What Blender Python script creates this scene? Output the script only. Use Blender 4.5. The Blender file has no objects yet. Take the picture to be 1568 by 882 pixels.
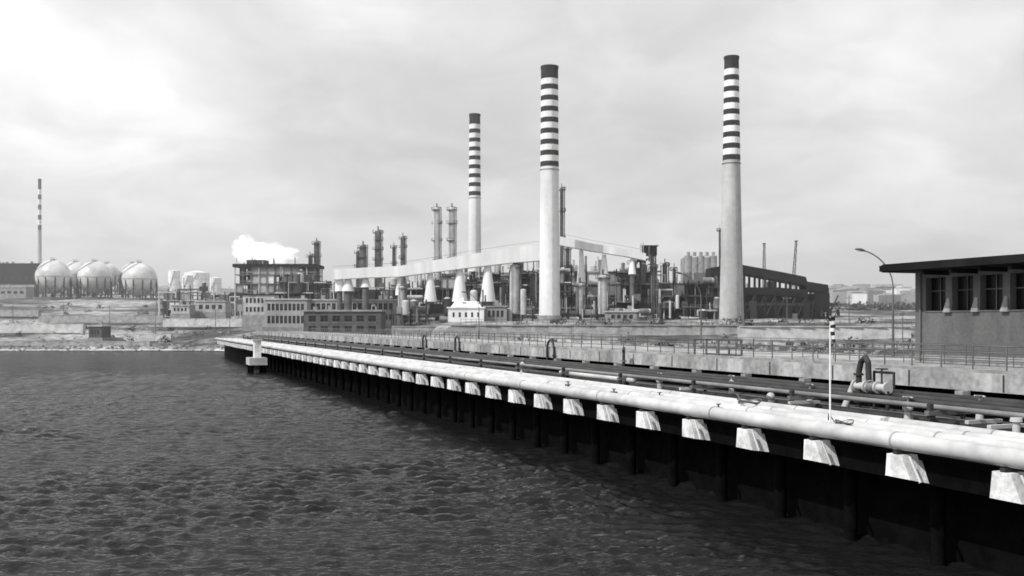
import bpy, math, random
import numpy as np
from mathutils import Vector, noise
random.seed(7)
rng = np.random.default_rng(5)
sc = bpy.context.scene
sc.view_settings.view_transform = 'Standard'
sc.view_settings.look = 'None'
sc.view_settings.exposure = 0

# ------------------------------------------------------------ camera and pixel-to-world helpers
FPX = 1524.0; EYE = 9.0
def bx(px, Y): return (px-784.0)/FPX*Y           # pixel column -> world X at depth Y
def ez(py, Y): return EYE+(495.0-py)/FPX*Y       # pixel row -> world height at depth Y
cam = bpy.data.cameras.new("camera"); co = bpy.data.objects.new("camera", cam)
sc.collection.objects.link(co); sc.camera = co
co.location = (0,0,EYE); co.rotation_euler = (math.radians(90),0,0)
cam.sensor_width = 36; cam.lens = 35; cam.shift_y = 54/1568.0
cam.clip_start = 0.3; cam.clip_end = 20000
cam.dof.use_dof=True; cam.dof.focus_distance=11; cam.dof.aperture_fstop=3.0

# pier frame : o = offset across (away from camera), u = along toward the shore
DX,DY = -0.3711,0.9286; NX,NY = 0.9286,0.3711; C0 = 26.9
def PF(o,u,z): return (NX*(C0+o)+DX*u, NY*(C0+o)+DY*u, z)
def ID(a,b,z): return (a,b,z)
def pier_u(px,o):
    c = C0+o; Y = FPX*c/(NX*(px-175.0)); return (Y-NY*c)/DY

# ------------------------------------------------------------ materials
def mat(name, c1, c2=None, scale=1.0, rough=0.8, spec=0.3, stretch=(1,1,1), bump=0.0, bscale=8, metal=0.0, lo=0.35, hi=0.65, det=5, extra=None):
    if c2 is None: c2 = c1*0.75
    m = bpy.data.materials.new(name); m.use_nodes = True
    nt = m.node_tree; N = nt.nodes; L = nt.links
    b = N['Principled BSDF']
    b.inputs['Roughness'].default_value = rough
    b.inputs['Specular IOR Level'].default_value = spec
    b.inputs['Metallic'].default_value = metal
    tc = N.new('ShaderNodeTexCoord'); mp = N.new('ShaderNodeMapping')
    mp.inputs['Scale'].default_value = stretch
    L.new(tc.outputs['Object'], mp.inputs['Vector'])
    n = N.new('ShaderNodeTexNoise'); n.inputs['Scale'].default_value = scale
    n.inputs['Detail'].default_value = det; n.inputs['Roughness'].default_value = 0.55
    L.new(mp.outputs[0], n.inputs['Vector'])
    r = N.new('ShaderNodeValToRGB')
    r.color_ramp.elements[0].position = lo; r.color_ramp.elements[1].position = hi
    r.color_ramp.elements[0].color = (c2,c2,c2,1); r.color_ramp.elements[1].color = (c1,c1,c1,1)
    L.new(n.outputs['Fac'], r.inputs[0])
    out = r.outputs[0]
    if extra:
        n2 = N.new('ShaderNodeTexNoise'); n2.inputs['Scale'].default_value = extra[0]; n2.inputs['Detail'].default_value = 4
        L.new(tc.outputs['Object'], n2.inputs['Vector'])
        r2 = N.new('ShaderNodeValToRGB'); r2.color_ramp.elements[0].position=.35; r2.color_ramp.elements[1].position=.6
        r2.color_ramp.elements[0].color = (extra[1],)*3+(1,); r2.color_ramp.elements[1].color=(1,1,1,1)
        L.new(n2.outputs['Fac'], r2.inputs[0])
        mx = N.new('ShaderNodeMix'); mx.data_type='RGBA'; mx.blend_type='MULTIPLY'; mx.inputs[0].default_value=1
        L.new(out, mx.inputs[6]); L.new(r2.outputs[0], mx.inputs[7]); out = mx.outputs[2]
    L.new(out, b.inputs['Base Color'])
    if bump:
        nb = N.new('ShaderNodeTexNoise'); nb.inputs['Scale'].default_value = bscale; nb.inputs['Detail'].default_value = 4
        L.new(tc.outputs['Object'], nb.inputs['Vector'])
        bp = N.new('ShaderNodeBump'); bp.inputs['Strength'].default_value = bump; bp.inputs['Distance'].default_value = 0.1
        L.new(nb.outputs['Fac'], bp.inputs['Height']); L.new(bp.outputs[0], b.inputs['Normal'])
    return m
M = {}
M['white'] = mat('white_paint_weathered', .8,.62, .25, .7, .3, (1,1,.15))
M['black'] = mat('black_paint_weathered', .03,.018,.5,.8)
M['shaft'] = mat('concrete_shaft', .74,.58,.15,.85,.2,(1,1,.22), extra=(.6,.92))
M['shaft2'] = mat('concrete_shaft_grey', .48,.31,.15,.85,.2,(1,1,.2), extra=(.6,.88))
M['conc'] = mat('concrete', .34,.20,.6,.9,.2, bump=.15, extra=(3,.85))
M['conclt'] = mat('concrete_light', .50,.32,.4,.9,.2, bump=.12, extra=(3,.85))
M['head'] = mat('concrete_whitewashed', .80,.48,1.2,.85,.2, bump=.2, extra=(6,.8))
M['concshade'] = mat('concrete_painted_shade', .005,.0025,1.5,.95,.03, bump=.3)  # near-black base colour paints in the shade under the pier
M['slabedge'] = mat('slab_edge_concrete', .46,.20,.35,.9,.2, (1,1,.3), bump=.15, extra=(2.5,.7))
M['wallgrey'] = mat('rendered_wall', .15,.095,.5,.9,.1,(1,1,.35), extra=(5,.86))
M['pipew'] = mat('pipe_light_lagging', .54,.38,.35,.45,.4, extra=(1.6,.85))
M['pipew2'] = mat('pipe_cream_paint', .34,.22,.35,.4,.4, extra=(1.6,.85))
M['pipem'] = mat('pipe_mid_grey', .20,.11,.5,.5,.4)
M['piped'] = mat('pipe_dark', .04,.018,.8,.6,.3)
M['steel'] = mat('steel_dark', .035,.018,.8,.7,.3)
M['steelm'] = mat('steel_mid', .14,.07,.3,.7,.3)
M['steell'] = mat('steel_light', .55,.36,.2,.6,.3)
M['glass'] = mat('window_glass_dark', .012,.008,.5,.3,.2)
M['roofd'] = mat('roof_dark', .015,.008,.5,.85,.1)
M['roofl'] = mat('roof_light', .5,.35,.3,.8)
M['brickd'] = mat('brick_dark', .11,.065,.4,.9, extra=(2,.8))
M['brickl'] = mat('brick_light', .36,.24,.15,.9, extra=(1.5,.85))
M['rock'] = mat('rock', .30,.10,.5,.95,.1, bump=.6, bscale=2)
M['leaf'] = mat('leaf_clumps', .07,.02,.8,.9,.1)
M['alu'] = mat('aluminium_cladding', .66,.42,.12,.3,.5, extra=(.8,.9))
M['hull'] = mat('corrugated_dark', .018,.008,.12,.85,.1)

def ground_mat():
    m = bpy.data.materials.new('ground_mat'); m.use_nodes=True
    nt=m.node_tree;N=nt.nodes;L=nt.links;b=N['Principled BSDF']
    b.inputs['Roughness'].default_value=.95; b.inputs['Specular IOR Level'].default_value=.1
    tc=N.new('ShaderNodeTexCoord')
    def nz(s,st,a,bb,ca,cb):
        mp=N.new('ShaderNodeMapping'); mp.inputs['Scale'].default_value=st; L.new(tc.outputs['Object'],mp.inputs[0])
        n=N.new('ShaderNodeTexNoise'); n.inputs['Scale'].default_value=s; n.inputs['Detail'].default_value=6; n.inputs['Roughness'].default_value=.55
        L.new(mp.outputs[0],n.inputs['Vector'])
        r=N.new('ShaderNodeValToRGB'); r.color_ramp.elements[0].position=a; r.color_ramp.elements[1].position=bb
        r.color_ramp.elements[0].color=(ca,ca,ca,1); r.color_ramp.elements[1].color=(cb,cb,cb,1)
        L.new(n.outputs['Fac'],r.inputs[0]); return r.outputs[0]
    A=nz(.022,(1,1.6,1),.42,.58,.08,.40); B=nz(.25,(1,1,1),.42,.58,.45,1.0)
    mx=N.new('ShaderNodeMix'); mx.data_type='RGBA'; mx.blend_type='MULTIPLY'; mx.inputs[0].default_value=1
    L.new(A,mx.inputs[6]); L.new(B,mx.inputs[7]); L.new(mx.outputs[2],b.inputs['Base Color'])
    nb=N.new('ShaderNodeTexNoise'); nb.inputs['Scale'].default_value=.6; nb.inputs['Detail'].default_value=5
    L.new(tc.outputs['Object'],nb.inputs['Vector'])
    bp=N.new('ShaderNodeBump'); bp.inputs['Strength'].default_value=.4; bp.inputs['Distance'].default_value=.6
    L.new(nb.outputs['Fac'],bp.inputs['Height']); L.new(bp.outputs[0],b.inputs['Normal'])
    return m
M['ground']=ground_mat()

def water_mat():
    m = bpy.data.materials.new('sea_water_mat'); m.use_nodes=True
    nt=m.node_tree;N=nt.nodes;L=nt.links
    N.remove(N['Principled BSDF']); out=N['Material Output']
    tc=N.new('ShaderNodeTexCoord')
    mp=N.new('ShaderNodeMapping'); mp.inputs['Scale'].default_value=(.7,1.5,1); mp.inputs['Rotation'].default_value=(0,0,.1)
    L.new(tc.outputs['Object'],mp.inputs[0])
    n1=N.new('ShaderNodeTexNoise'); n1.inputs['Scale'].default_value=3.2; n1.inputs['Detail'].default_value=4; n1.inputs['Roughness'].default_value=.6
    L.new(mp.outputs[0],n1.inputs['Vector'])
    bp=N.new('ShaderNodeBump'); bp.inputs['Strength'].default_value=1; bp.inputs['Distance'].default_value=.085
    L.new(n1.outputs['Fac'],bp.inputs['Height'])
    d=N.new('ShaderNodeBsdfDiffuse'); d.inputs['Color'].default_value=(.010,.010,.010,1)
    g=N.new('ShaderNodeBsdfGlossy'); g.inputs['Color'].default_value=(.5,.5,.5,1); g.inputs['Roughness'].default_value=.08
    f=N.new('ShaderNodeFresnel'); f.inputs['IOR'].default_value=1.3
    for x in (d,g,f): L.new(bp.outputs[0],x.inputs['Normal'])
    mx=N.new('ShaderNodeMixShader'); L.new(f.outputs[0],mx.inputs[0]); L.new(d.outputs[0],mx.inputs[1]); L.new(g.outputs[0],mx.inputs[2])
    L.new(mx.outputs[0],out.inputs['Surface'])
    return m
M['water']=water_mat()

# ------------------------------------------------------------ mesh builder
class MB:
    def __init__(s): s.v=[]; s.f=[]; s.m=[]; s.s=[]; s.mats=[]
    def mi(s,k):
        if k not in s.mats: s.mats.append(k)
        return s.mats.index(k)
    def add(s,vs,fs,k,smooth=False):
        b=len(s.v); s.v+= [tuple(x) for x in vs]; i=s.mi(k)
        for f in fs: s.f.append(tuple(b+j for j in f)); s.m.append(i); s.s.append(smooth)
    def hexa(s,p,k):
        s.add(p,[(0,3,2,1),(4,5,6,7),(0,1,5,4),(1,2,6,5),(2,3,7,6),(3,0,4,7)],k)
    def box(s,a0,a1,b0,b1,z0,z1,k,F=ID):
        s.hexa([F(a0,b0,z0),F(a1,b0,z0),F(a1,b1,z0),F(a0,b1,z0),F(a0,b0,z1),F(a1,b0,z1),F(a1,b1,z1),F(a0,b1,z1)],k)
    def cyl(s,p,q,r1,r2=None,k='steel',n=10,caps=True):
        if r2 is None: r2=r1
        p=Vector(p);q=Vector(q);ax=(q-p)
        if ax.length<1e-6: return
        ax.normalize()
        t=Vector((0,0,1)) if abs(ax.z)<.9 else Vector((1,0,0))
        e=ax.cross(t).normalized(); g=ax.cross(e)
        vs=[]
        for c,r in((p,r1),(q,r2)):
            for i in range(n):
                a=2*math.pi*i/n; vs.append(c+e*(r*math.cos(a))+g*(r*math.sin(a)))
        s.add(vs,[(i,(i+1)%n,n+(i+1)%n,n+i) for i in range(n)],k,True)
        if caps:
            s.add(vs[:n],[tuple(range(n))[::-1]],k); s.add(vs[n:],[tuple(range(n))],k)
    def tube(s,pts,r,k,n=8):
        for a,b in zip(pts[:-1],pts[1:]): s.cyl(a,b,r,r,k,n)
        for a in pts[1:-1]: s.sph(a,r*1.02,k,8,5)
    def sph(s,c,r,k,n=16,m=10,sz=1.0,jit=0):
        vs=[];fs=[];c=Vector(c)
        for j in range(m+1):
            th=math.pi*j/m; z=math.cos(th); rr=math.sin(th)
            for i in range(n):
                a=2*math.pi*i/n; q=1+(random.uniform(-jit,jit) if jit else 0)
                vs.append(c+Vector((r*q*rr*math.cos(a),r*q*rr*math.sin(a),r*q*z*sz)))
        for j in range(m):
            for i in range(n): fs.append((j*n+i,(j+1)*n+i,(j+1)*n+(i+1)%n,j*n+(i+1)%n))
        s.add(vs,fs,k,jit==0)
    def mesh(s,name):
        me=bpy.data.meshes.new(name); me.from_pydata(s.v,[],s.f)
        for k in s.mats: me.materials.append(M[k])
        me.polygons.foreach_set('material_index',s.m); me.polygons.foreach_set('use_smooth',s.s)
        me.update(); return me
    def obj(s,name,parent=None):
        o=bpy.data.objects.new(name,s.mesh(name)); sc.collection.objects.link(o)
        if parent: o.parent=parent
        return o
def group(name,parts):
    e=bpy.data.objects.new(name,None); sc.collection.objects.link(e); e.empty_display_size=1
    for pn,mb in parts.items():
        if mb.v: mb.obj(pn,e)
    return e

# ------------------------------------------------------------ world / sun
sun_dir = Vector((-.55,-.45,.74)).normalized()
w=bpy.data.worlds.new("World"); sc.world=w; w.use_nodes=True
nt=w.node_tree;N=nt.nodes;L=nt.links; bg=N['Background']; bg.inputs['Strength'].default_value=.1
sk=N.new('ShaderNodeTexSky'); sk.sky_type='NISHITA'; sk.sun_disc=False
sk.sun_elevation=math.asin(sun_dir.z); sk.sun_rotation=math.atan2(sun_dir.x,sun_dir.y)
bw=N.new('ShaderNodeRGBToBW'); L.new(sk.outputs[0],bw.inputs[0])
tc=N.new('ShaderNodeTexCoord'); sep=N.new('ShaderNodeSeparateXYZ'); L.new(tc.outputs['Generated'],sep.inputs[0])
def mth(op,a,b=None):
    n=N.new('ShaderNodeMath'); n.operation=op
    for i,x in enumerate((a,b)):
        if x is None: continue
        if isinstance(x,(int,float)): n.inputs[i].default_value=x
        else: L.new(x,n.inputs[i])
    return n.outputs[0]
zz=mth('ADD',mth('MAXIMUM',sep.outputs['Z'],0),.33)
cmb=N.new('ShaderNodeCombineXYZ'); L.new(mth('DIVIDE',sep.outputs['X'],zz),cmb.inputs[0]); L.new(mth('DIVIDE',sep.outputs['Y'],zz),cmb.inputs[1]); cmb.inputs[2].default_value=12.1
def cloud(scale,det,a,b,ca,cb,dist=.3):
    n=N.new('ShaderNodeTexNoise'); n.inputs['Scale'].default_value=scale; n.inputs['Detail'].default_value=det; n.inputs['Roughness'].default_value=.5
    n.inputs['Distortion'].default_value=dist
    L.new(cmb.outputs[0],n.inputs['Vector'])
    r=N.new('ShaderNodeMapRange'); r.interpolation_type='SMOOTHSTEP'
    r.inputs['From Min'].default_value=a; r.inputs['From Max'].default_value=b; r.inputs['To Min'].default_value=ca; r.inputs['To Max'].default_value=cb
    L.new(n.outputs['Fac'],r.inputs['Value']); return r.outputs[0]
big=cloud(1.1,5,.36,.64,5.8,8.2,.5); fine=cloud(4.2,7,.32,.68,.90,1.09,.6)
cl=mth('MULTIPLY',big,fine)
grad=N.new('ShaderNodeMapRange'); grad.inputs['From Min'].default_value=0; grad.inputs['From Max'].default_value=.30; grad.inputs['To Min'].default_value=.84; grad.inputs['To Max'].default_value=1.42
L.new(sep.outputs['Z'],grad.inputs['Value'])
cl=mth('MULTIPLY',cl,grad.outputs[0])
side=mth('ADD',1.0,mth('MULTIPLY',mth('MAXIMUM',mth('MULTIPLY',sep.outputs['X'],-1.0),0),mth('MULTIPLY',mth('MAXIMUM',mth('MINIMUM',sep.outputs['Z'],.5),0),1.9)))
cl=mth('MULTIPLY',cl,side)
mixv=mth('ADD',mth('MULTIPLY',cl,.88),mth('MULTIPLY',bw.outputs[0],.12))
L.new(mixv,bg.inputs['Color'])
sl=bpy.data.lights.new("sun","SUN"); sl.energy=3.7; sl.angle=math.radians(.5); sl.color=(1,.997,.99)
so=bpy.data.objects.new("sun",sl); sc.collection.objects.link(so); so.rotation_euler=sun_dir.to_track_quat('Z','Y').to_euler()

# ------------------------------------------------------------ terrain
def sstep(a,b,x):
    t=max(0,min(1,(x-a)/(b-a))); return t*t*(3-2*t)
def shore(X): return float(np.interp(X,[-100,-75,0,400],[325,302,165,150]))
def th(X,Y,detail=True):
    sh=45*(1-sstep(-35,-12,X))*max(0,min(1,(450-Y)/100))
    hR=float(np.interp(Y-sh,[165,200,262,275,310,400,600,1500,3000,6000],[2.2,2.8,3.5,8,9.3,12.5,18,44,66,110]))
    hL=float(np.interp(Y,[325,332,380,450,600,720,1500,3000,6000],[0,1,5,10,23.6,30,60,100,180]))
    t=sstep(-45,45,X+.24*Y)
    h=hL*(1-t)+hR*t
    s=Y-shore(X)
    h=min(h,s*.35) if s>0 else max(-3,s*.3)
    if detail and s>0:
        h+=noise.noise(Vector((X*.05,Y*.05,0)))*min(.6,s*.05)+noise.noise(Vector((X*.2,Y*.2,3)))*min(.25,s*.03)
        if Y>650: h+=noise.noise(Vector((X*.004,Y*.003,1)))*min(14,(Y-650)*.02)
    return h
xs=np.concatenate([np.linspace(-6000,-700,18),np.arange(-660,-260,14),np.arange(-250,220,4.0),np.arange(230,700,14),np.linspace(760,6000,18)])
ys=np.concatenate([np.arange(130,480,3.0),np.arange(486,800,9),np.arange(820,1700,40),np.linspace(1800,6000,16)])
vs=[(float(x),float(y),th(float(x),float(y))) for y in ys for x in xs]
nx_=len(xs); fs=[(j*nx_+i,j*nx_+i+1,(j+1)*nx_+i+1,(j+1)*nx_+i) for j in range(len(ys)-1) for i in range(nx_-1)]
g=MB(); g.add(vs,fs,'ground',True); g.obj('ground')

# ------------------------------------------------------------ sea
rows=[13.0]
while rows[-1]<345: rows.append(rows[-1]*1.0042)
rows=np.array(rows); cols=np.linspace(-.8,.72,700)
YY,TT=np.meshgrid(rows,cols,indexing='ij'); XX=YY*TT
ZZ=np.zeros_like(XX); rsp=YY*.0042
for i in range(130):
    lam=.38*(2.0/.38)**(rng.random()**.9); k=2*np.pi/lam
    a=rng.normal(0,.50)+math.radians(5); amp=.0080*lam**.95*(.4+1.1*rng.random())
    att=np.clip((lam/rsp-1.8)/1.6,0,1)
    ph=k*(XX*math.sin(a)+YY*math.cos(a))+rng.random()*6.283
    ZZ+=amp*att*(np.sin(ph)+.32*np.sin(2*ph+.8))
gust=np.zeros_like(XX)
for i in range(18):
    lam=rng.uniform(7,60); a=rng.uniform(0,6.28); gust+=np.sin(2*np.pi/lam*(XX*math.sin(a)*.6+YY*math.cos(a))+rng.random()*6.28)
ZZ*=np.clip(1.0+.12*gust,.55,1.6)
for i in range(8):
    lam=rng.uniform(3,7); a=rng.normal(0,.35); ZZ+=.008*np.sin(2*np.pi/lam*(XX*math.sin(a)+YY*math.cos(a))+rng.random()*6.28)
me=bpy.data.meshes.new('sea_water'); R,Cn=XX.shape
P=np.stack([XX,YY,ZZ],-1).reshape(-1,3)
idx=np.arange(R*Cn).reshape(R,Cn)
F=np.stack([idx[:-1,:-1],idx[:-1,1:],idx[1:,1:],idx[1:,:-1]],-1).reshape(-1,4)
base=len(P); extra=np.array([[-9000,-3000,-.45],[9000,-3000,-.45],[9000,9000,-.45],[-9000,9000,-.45]])
P=np.vstack([P,extra]); F=np.vstack([F,[[base,base+1,base+2,base+3]]])
me.from_pydata(P.tolist(),[],F.tolist()); me.polygons.foreach_set('use_smooth',[True]*len(F)); me.materials.append(M['water']); me.update()
ob=bpy.data.objects.new('sea_water',me); sc.collection.objects.link(ob)

# ------------------------------------------------------------ pier
p_deck=MB();p_beam=MB();p_pile=MB();p_pipe=MB();p_rack=MB()
UEND=292
U0=4.9
p_deck.box(.35,5.6,U0,UEND,4.02,4.2,'concshade',PF)
p_beam.box(.5,1.05,U0,UEND,3.15,4.015,'concshade',PF)
p_beam.box(4.4,4.95,U0,UEND,3.35,4.015,'concshade',PF)
p_deck.box(5.61,11.95,U0,UEND,3.3,3.55,'concshade',PF)
p_pile.box(2.6,2.9,U0,UEND,-2.5,4.01,'concshade',PF)  # dark sheet added behind the piles to stand in for under-deck shade
k=0
u=23.9-4.75*4
while u<UEND-4:
    j1,j2,j3=random.uniform(-.05,.05),random.uniform(-.06,.06),random.uniform(-.04,.04)
    P8=[PF(-.4,u-.78+j1,3.34+j3),PF(-.4,u+.42+j2,3.34+j3),PF(.48,u+.42+j2,3.2),PF(.48,u-.78+j1,3.2),
        PF(-.4,u-.34+j1,4.2),PF(-.4,u+.36,4.2),PF(.48,u+.36,4.2),PF(.48,u-.34+j1,4.2)]
    p_beam.hexa(P8,'head')
    p_beam.box(1.06,2.59,u-.42,u+.42,3.1,4.01,'concshade',PF)
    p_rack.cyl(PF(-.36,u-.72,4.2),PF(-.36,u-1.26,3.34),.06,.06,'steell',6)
    p_pile.cyl(PF(1.7,u,-2.5),PF(1.7,u,3.3),.28,.28,'concshade',10)
    p_rack.box(-.35,5.3,u-.1,u+.1,4.205,4.33,'steel',PF)
    if k%2==0:
        for o in (6.0,11.2): p_rack.box(o-.1,o+.1,u-.1,u+.1,3.5,5.5,'steel',PF)
        p_rack.box(5.8,11.5,u-.12,u+.12,5.0,5.2,'steelm',PF)
        p_rack.box(5.8,11.5,u-.12,u+.12,4.1,4.25,'steelm',PF)
    u+=4.75;k+=1
for o,z,r,kk in ((-.05,4.66,.32,'pipew'),(.74,4.5,.2,'pipew2'),(1.3,4.48,.17,'pipew'),(2.0,4.62,.28,'pipew'),(2.75,4.48,.19,'pipew2'),(3.4,4.6,.26,'pipew'),(4.12,4.45,.16,'pipem'),(4.85,4.6,.27,'pipew')):
    uu=np.arange(U0,UEND,12.0)
    for a in uu:
        b=min(a+12.0,UEND); p_pipe.cyl(PF(o,a,z),PF(o,b,z),r,r,kk,20,False)
        if a>U0+1: p_pipe.cyl(PF(o,a-.04,z),PF(o,a+.04,z),r*1.07,r*1.07,'pipew2',20)
for o,z,r,kk in ((6.4,4.45,.18,'pipem'),(7.1,4.42,.15,'piped'),(7.9,4.5,.23,'piped'),(8.8,4.45,.2,'pipem'),(9.8,4.45,.2,'piped'),(10.6,4.4,.14,'piped'),
                 (6.5,5.33,.12,'pipem'),(7.3,5.38,.17,'piped'),(9.4,5.36,.16,'piped'),(10.5,5.4,.2,'piped'),(11.55,5.1,.13,'pipew2')):
    p_pipe.cyl(PF(o,U0,z),PF(o,UEND,z),r,r,kk,10)
group('pipe_pier',{'deck_slab':p_deck,'cross_heads':p_beam,'piles':p_pile,'pipelines':p_pipe,'pipe_racks':p_rack})

# causeway roadway
r_=MB()
r_.box(12.6,26,U0,300,-2,5.69,'concshade',PF)  # solid dark fill added under the road so the space beneath reads black
r_.box(12.0,26.3,U0,300,5.7,6.6,'slabedge',PF)
r_.box(26.31,36,U0,52,-2,6.595,'conc',PF)
r_.box(12.0,12.3,U0,300,6.603,6.75,'conc',PF)
r_.box(15.5,15.7,U0,300,6.603,6.72,'conc',PF)
uu=U0
while uu<300:
    r_.box(11.97,12.0,uu,uu+.08,5.75,6.55,'steel',PF)
    r_.box(11.5,12.0,uu+2,uu+2.5,5.2,5.69,'conc',PF)
    uu+=6
group('causeway_road',{'roadway':r_})
def railing(mb,F,o,u0,u1,z,h=1.15,step=2.0,k='steelm',r=.03):
    n=int((u1-u0)/step)
    for i in range(n+1):
        u=u0+i*step; mb.cyl(F(o,u,z),F(o,u,z+h),r*1.3,r*1.3,k,5)
    for q in (.38,.72,1.0): mb.cyl(F(o,u0,z+h*q),F(o,u1,z+h*q),r,r,k,5)
m=MB(); railing(m,PF,12.15,U0,290,6.75); m.obj('pier_railing')
m=MB(); railing(m,PF,26.1,52,290,6.6,1.1,2.5); m.obj('pier_railing')
m=MB(); railing(m,PF,17.9,30,58,6.6,1.2,1.6,'steelm',.025); m.obj('pier_railing')
def loop_pipe(u,o=11.8,h=2.2,z=5.2,w=.8,k='piped',r=.11):
    m=MB(); pts=[PF(o,u-w,z),PF(o,u-w,z+h*.55)]
    for i in range(1,8):
        a=math.pi*i/8; pts.append(PF(o,u-w*math.cos(a),z+h*.55+h*.45*math.sin(a)))
    pts.append(PF(o,u+w,z+h*.55)); pts.append(PF(o,u+w,z))
    m.tube(pts,r,k,8)
    m.cyl(PF(o,u-w-.0,z+h*.3),PF(o,u-w,z+h*.36),r*1.8,r*1.8,k,10)
    m.obj('pipe_expansion_loop')
for px in (650,700,843): loop_pipe(pier_u(px,11.8)+0)
m=MB(); u=pier_u(955,11.3); m.tube([PF(11.3,u,4.4),PF(11.3,u,6.7),PF(11.1,u-.4,7.0),PF(10.8,u-.9,6.8)],.12,'piped',8); m.cyl(PF(11.3,u,5.9),PF(11.3,u,6.0),.25,.25,'steelm',10); m.obj('vent_pipe')
m=MB()
for du in (0,1.6,3.2):
    for o in (14.0,16.0): m.box(o-.06,o+.06,pier_u(1100,14)+du-.06,pier_u(1100,14)+du+.06,6.61,7.7,'steelm',PF)
    m.box(13.9,16.1,pier_u(1100,14)+du-.05,pier_u(1100,14)+du+.05,7.703,7.8,'steelm',PF)
for o in (14.0,16.0): m.box(o-.05,o+.05,pier_u(1100,14)+.06,pier_u(1100,14)+3.14,7.81,7.88,'steelm',PF)
m.cyl(PF(15,pier_u(1100,14)-1,7.3),PF(15,pier_u(1100,14)+4,7.3),.2,.2,'pipem',10)
m.obj('pipe_portal')
def valve_asm(u,o):
    m=MB()
    pts=[PF(o,u+1.0,4.4),PF(o,u+.95,6.5),PF(o,u+.8,7.0),PF(o-.1,u+.35,7.25),PF(o-.2,u+.05,7.0),PF(o-.2,u-.0,6.1)]
    m.tube(pts,.15,'piped',12)
    m.cyl(PF(o,u+1.2,5.75),PF(o,u-1.1,5.75),.2,.2,'pipew',14)
    for q in (1.2,.4,-.4,-1.1): m.cyl(PF(o,u+q-.05,5.75),PF(o,u+q+.05,5.75),.31,.31,'steell',14)
    m.sph(PF(o,u-.0,5.75),.32,'pipem',14,8)
    m.cyl(PF(o,u-.7,5.9),PF(o,u-.7,6.7),.05,.05,'steel',8)
    for i in range(10):
        a=i*.628; b=a+.628; c=PF(o,u-.7,6.7)
        m.cyl((c[0]+.3*math.cos(a),c[1]+.3*math.sin(a),c[2]),(c[0]+.3*math.cos(b),c[1]+.3*math.sin(b),c[2]),.03,.03,'steel',5)
    for z in (4.9,5.3,6.3): m.cyl(PF(o,u+.98,z),PF(o,u+.98,z+.1),.26,.26,'steel',12)
    m.cyl(PF(o-1.0,u+1.5,3.6),PF(o,u+1.4,5.7),.17,.17,'steell',8)
    m.cyl(PF(o,u-1.1,3.6),PF(o,u-1.1,5.6),.1,.1,'steel',8)
    m.tube([PF(o+.5,u-1.0,5.75),PF(o+.5,u-1.0,6.5),PF(o+.5,u+.4,6.5),PF(o+.5,u+.4,4.5)],.07,'piped',8)
    m.obj('pipe_valve_manifold')
valve_asm(pier_u(1335,9.0),9.0)
def small_valve(u,o,z):
    m=MB(); m.cyl(PF(o,u,z-.7),PF(o,u,z),.2,.14,'pipew',12); m.sph(PF(o,u,z),.24,'pipew',12,8); m.cyl(PF(o,u,z),PF(o,u,z+.5),.05,.05,'steell',6)
    m.cyl(PF(o,u-.3,z+.5),PF(o,u+.3,z+.5),.04,.04,'steell',6); m.cyl(PF(o,u,z+.47),PF(o,u,z+.53),.2,.2,'steelm',12); m.obj('gate_valve')
for px,o,z in ((1390,7,5.1),(1120,8,5.3),(800,7,5.3),(1500,9.5,5.2),(1180,7.2,4.9),(1240,9,5.1),(1010,7.5,5.1)): small_valve(pier_u(px,o),o,z)
m=MB(); a,b=pier_u(970,6.6),pier_u(860,6.6)
m.cyl(PF(6.6,a,5.05),PF(6.6,b,5.05),.2,.2,'pipew',14); 
for q in (a,b): m.sph(PF(6.6,q,5.05),.2,'pipew',12,8)
for q in (a+1,b-1): m.box(6.45,6.75,q-.1,q+.1,4.2,4.87,'steel',PF)
m.obj('lagged_pipe')
m=MB()
for px,o,zt in ((1540,6.3,4.9),(1505,7,4.9),(1450,8.2,5),(1230,6.5,4.9),(1060,7,4.9)):
    u=pier_u(px,o); m.box(o-.9,o+1.0,u-.1,u+.1,zt-.1,zt+.05,'steell',PF)
    m.box(o-.9,o-.78,u-.1,u+.1,3.6,zt-.1,'steel',PF); m.box(o+.9,o+1.0,u-.1,u+.1,3.6,zt-.1,'steel',PF)
m.obj('pipe_support_frame')
m=MB(); u=pier_u(1556,5.9); m.cyl(PF(5.9,u,4.2),PF(5.9,u,5.15),.16,.14,'conclt',14); m.cyl(PF(5.9,u,5.15),PF(5.9,u,5.3),.24,.22,'conclt',14); m.cyl(PF(5.9,u,4.2),PF(5.9,u,4.3),.3,.3,'conclt',14)
m.obj('mooring_bollard')
def coil(u,o,z,s=1):
    m=MB()
    for t in range(3):
        pr=None
        for i in range(17):
            a=i*math.pi/8; r=(.45+.07*t)*s
            q=PF(o+r*math.cos(a)*.8+.05*t,u+r*math.sin(a),z+.06*t+.06*math.sin(2*a+t))
            if pr: m.cyl(pr,q,.028,.028,'steelm',5)
            pr=q
    m.tube([PF(o-.4,u,z+.1),PF(o-.3,u+.5,z+.4),PF(o,u+.9,z+.1)],.03,'steelm',5)
    m.obj('hose_coil')
coil(pier_u(1145,3.2),3.2,4.93,1.2); coil(pier_u(1290,1.6),1.6,4.75,.7)
for i,px in enumerate((1100,940,870,1010)):
    m=MB(); o=.75+i*.5; u=pier_u(px,o)
    m.box(o-.15,o+.15,u-.2,u+.2,4.66,4.86,'steelm',PF); m.cyl(PF(o,u,4.8),PF(o,u,5.0),.05,.05,'steelm',8); m.box(o-.12,o+.12,u-.04,u+.04,5.0,5.04,'steelm',PF); m.obj('pipe_vent_valve')

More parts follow.
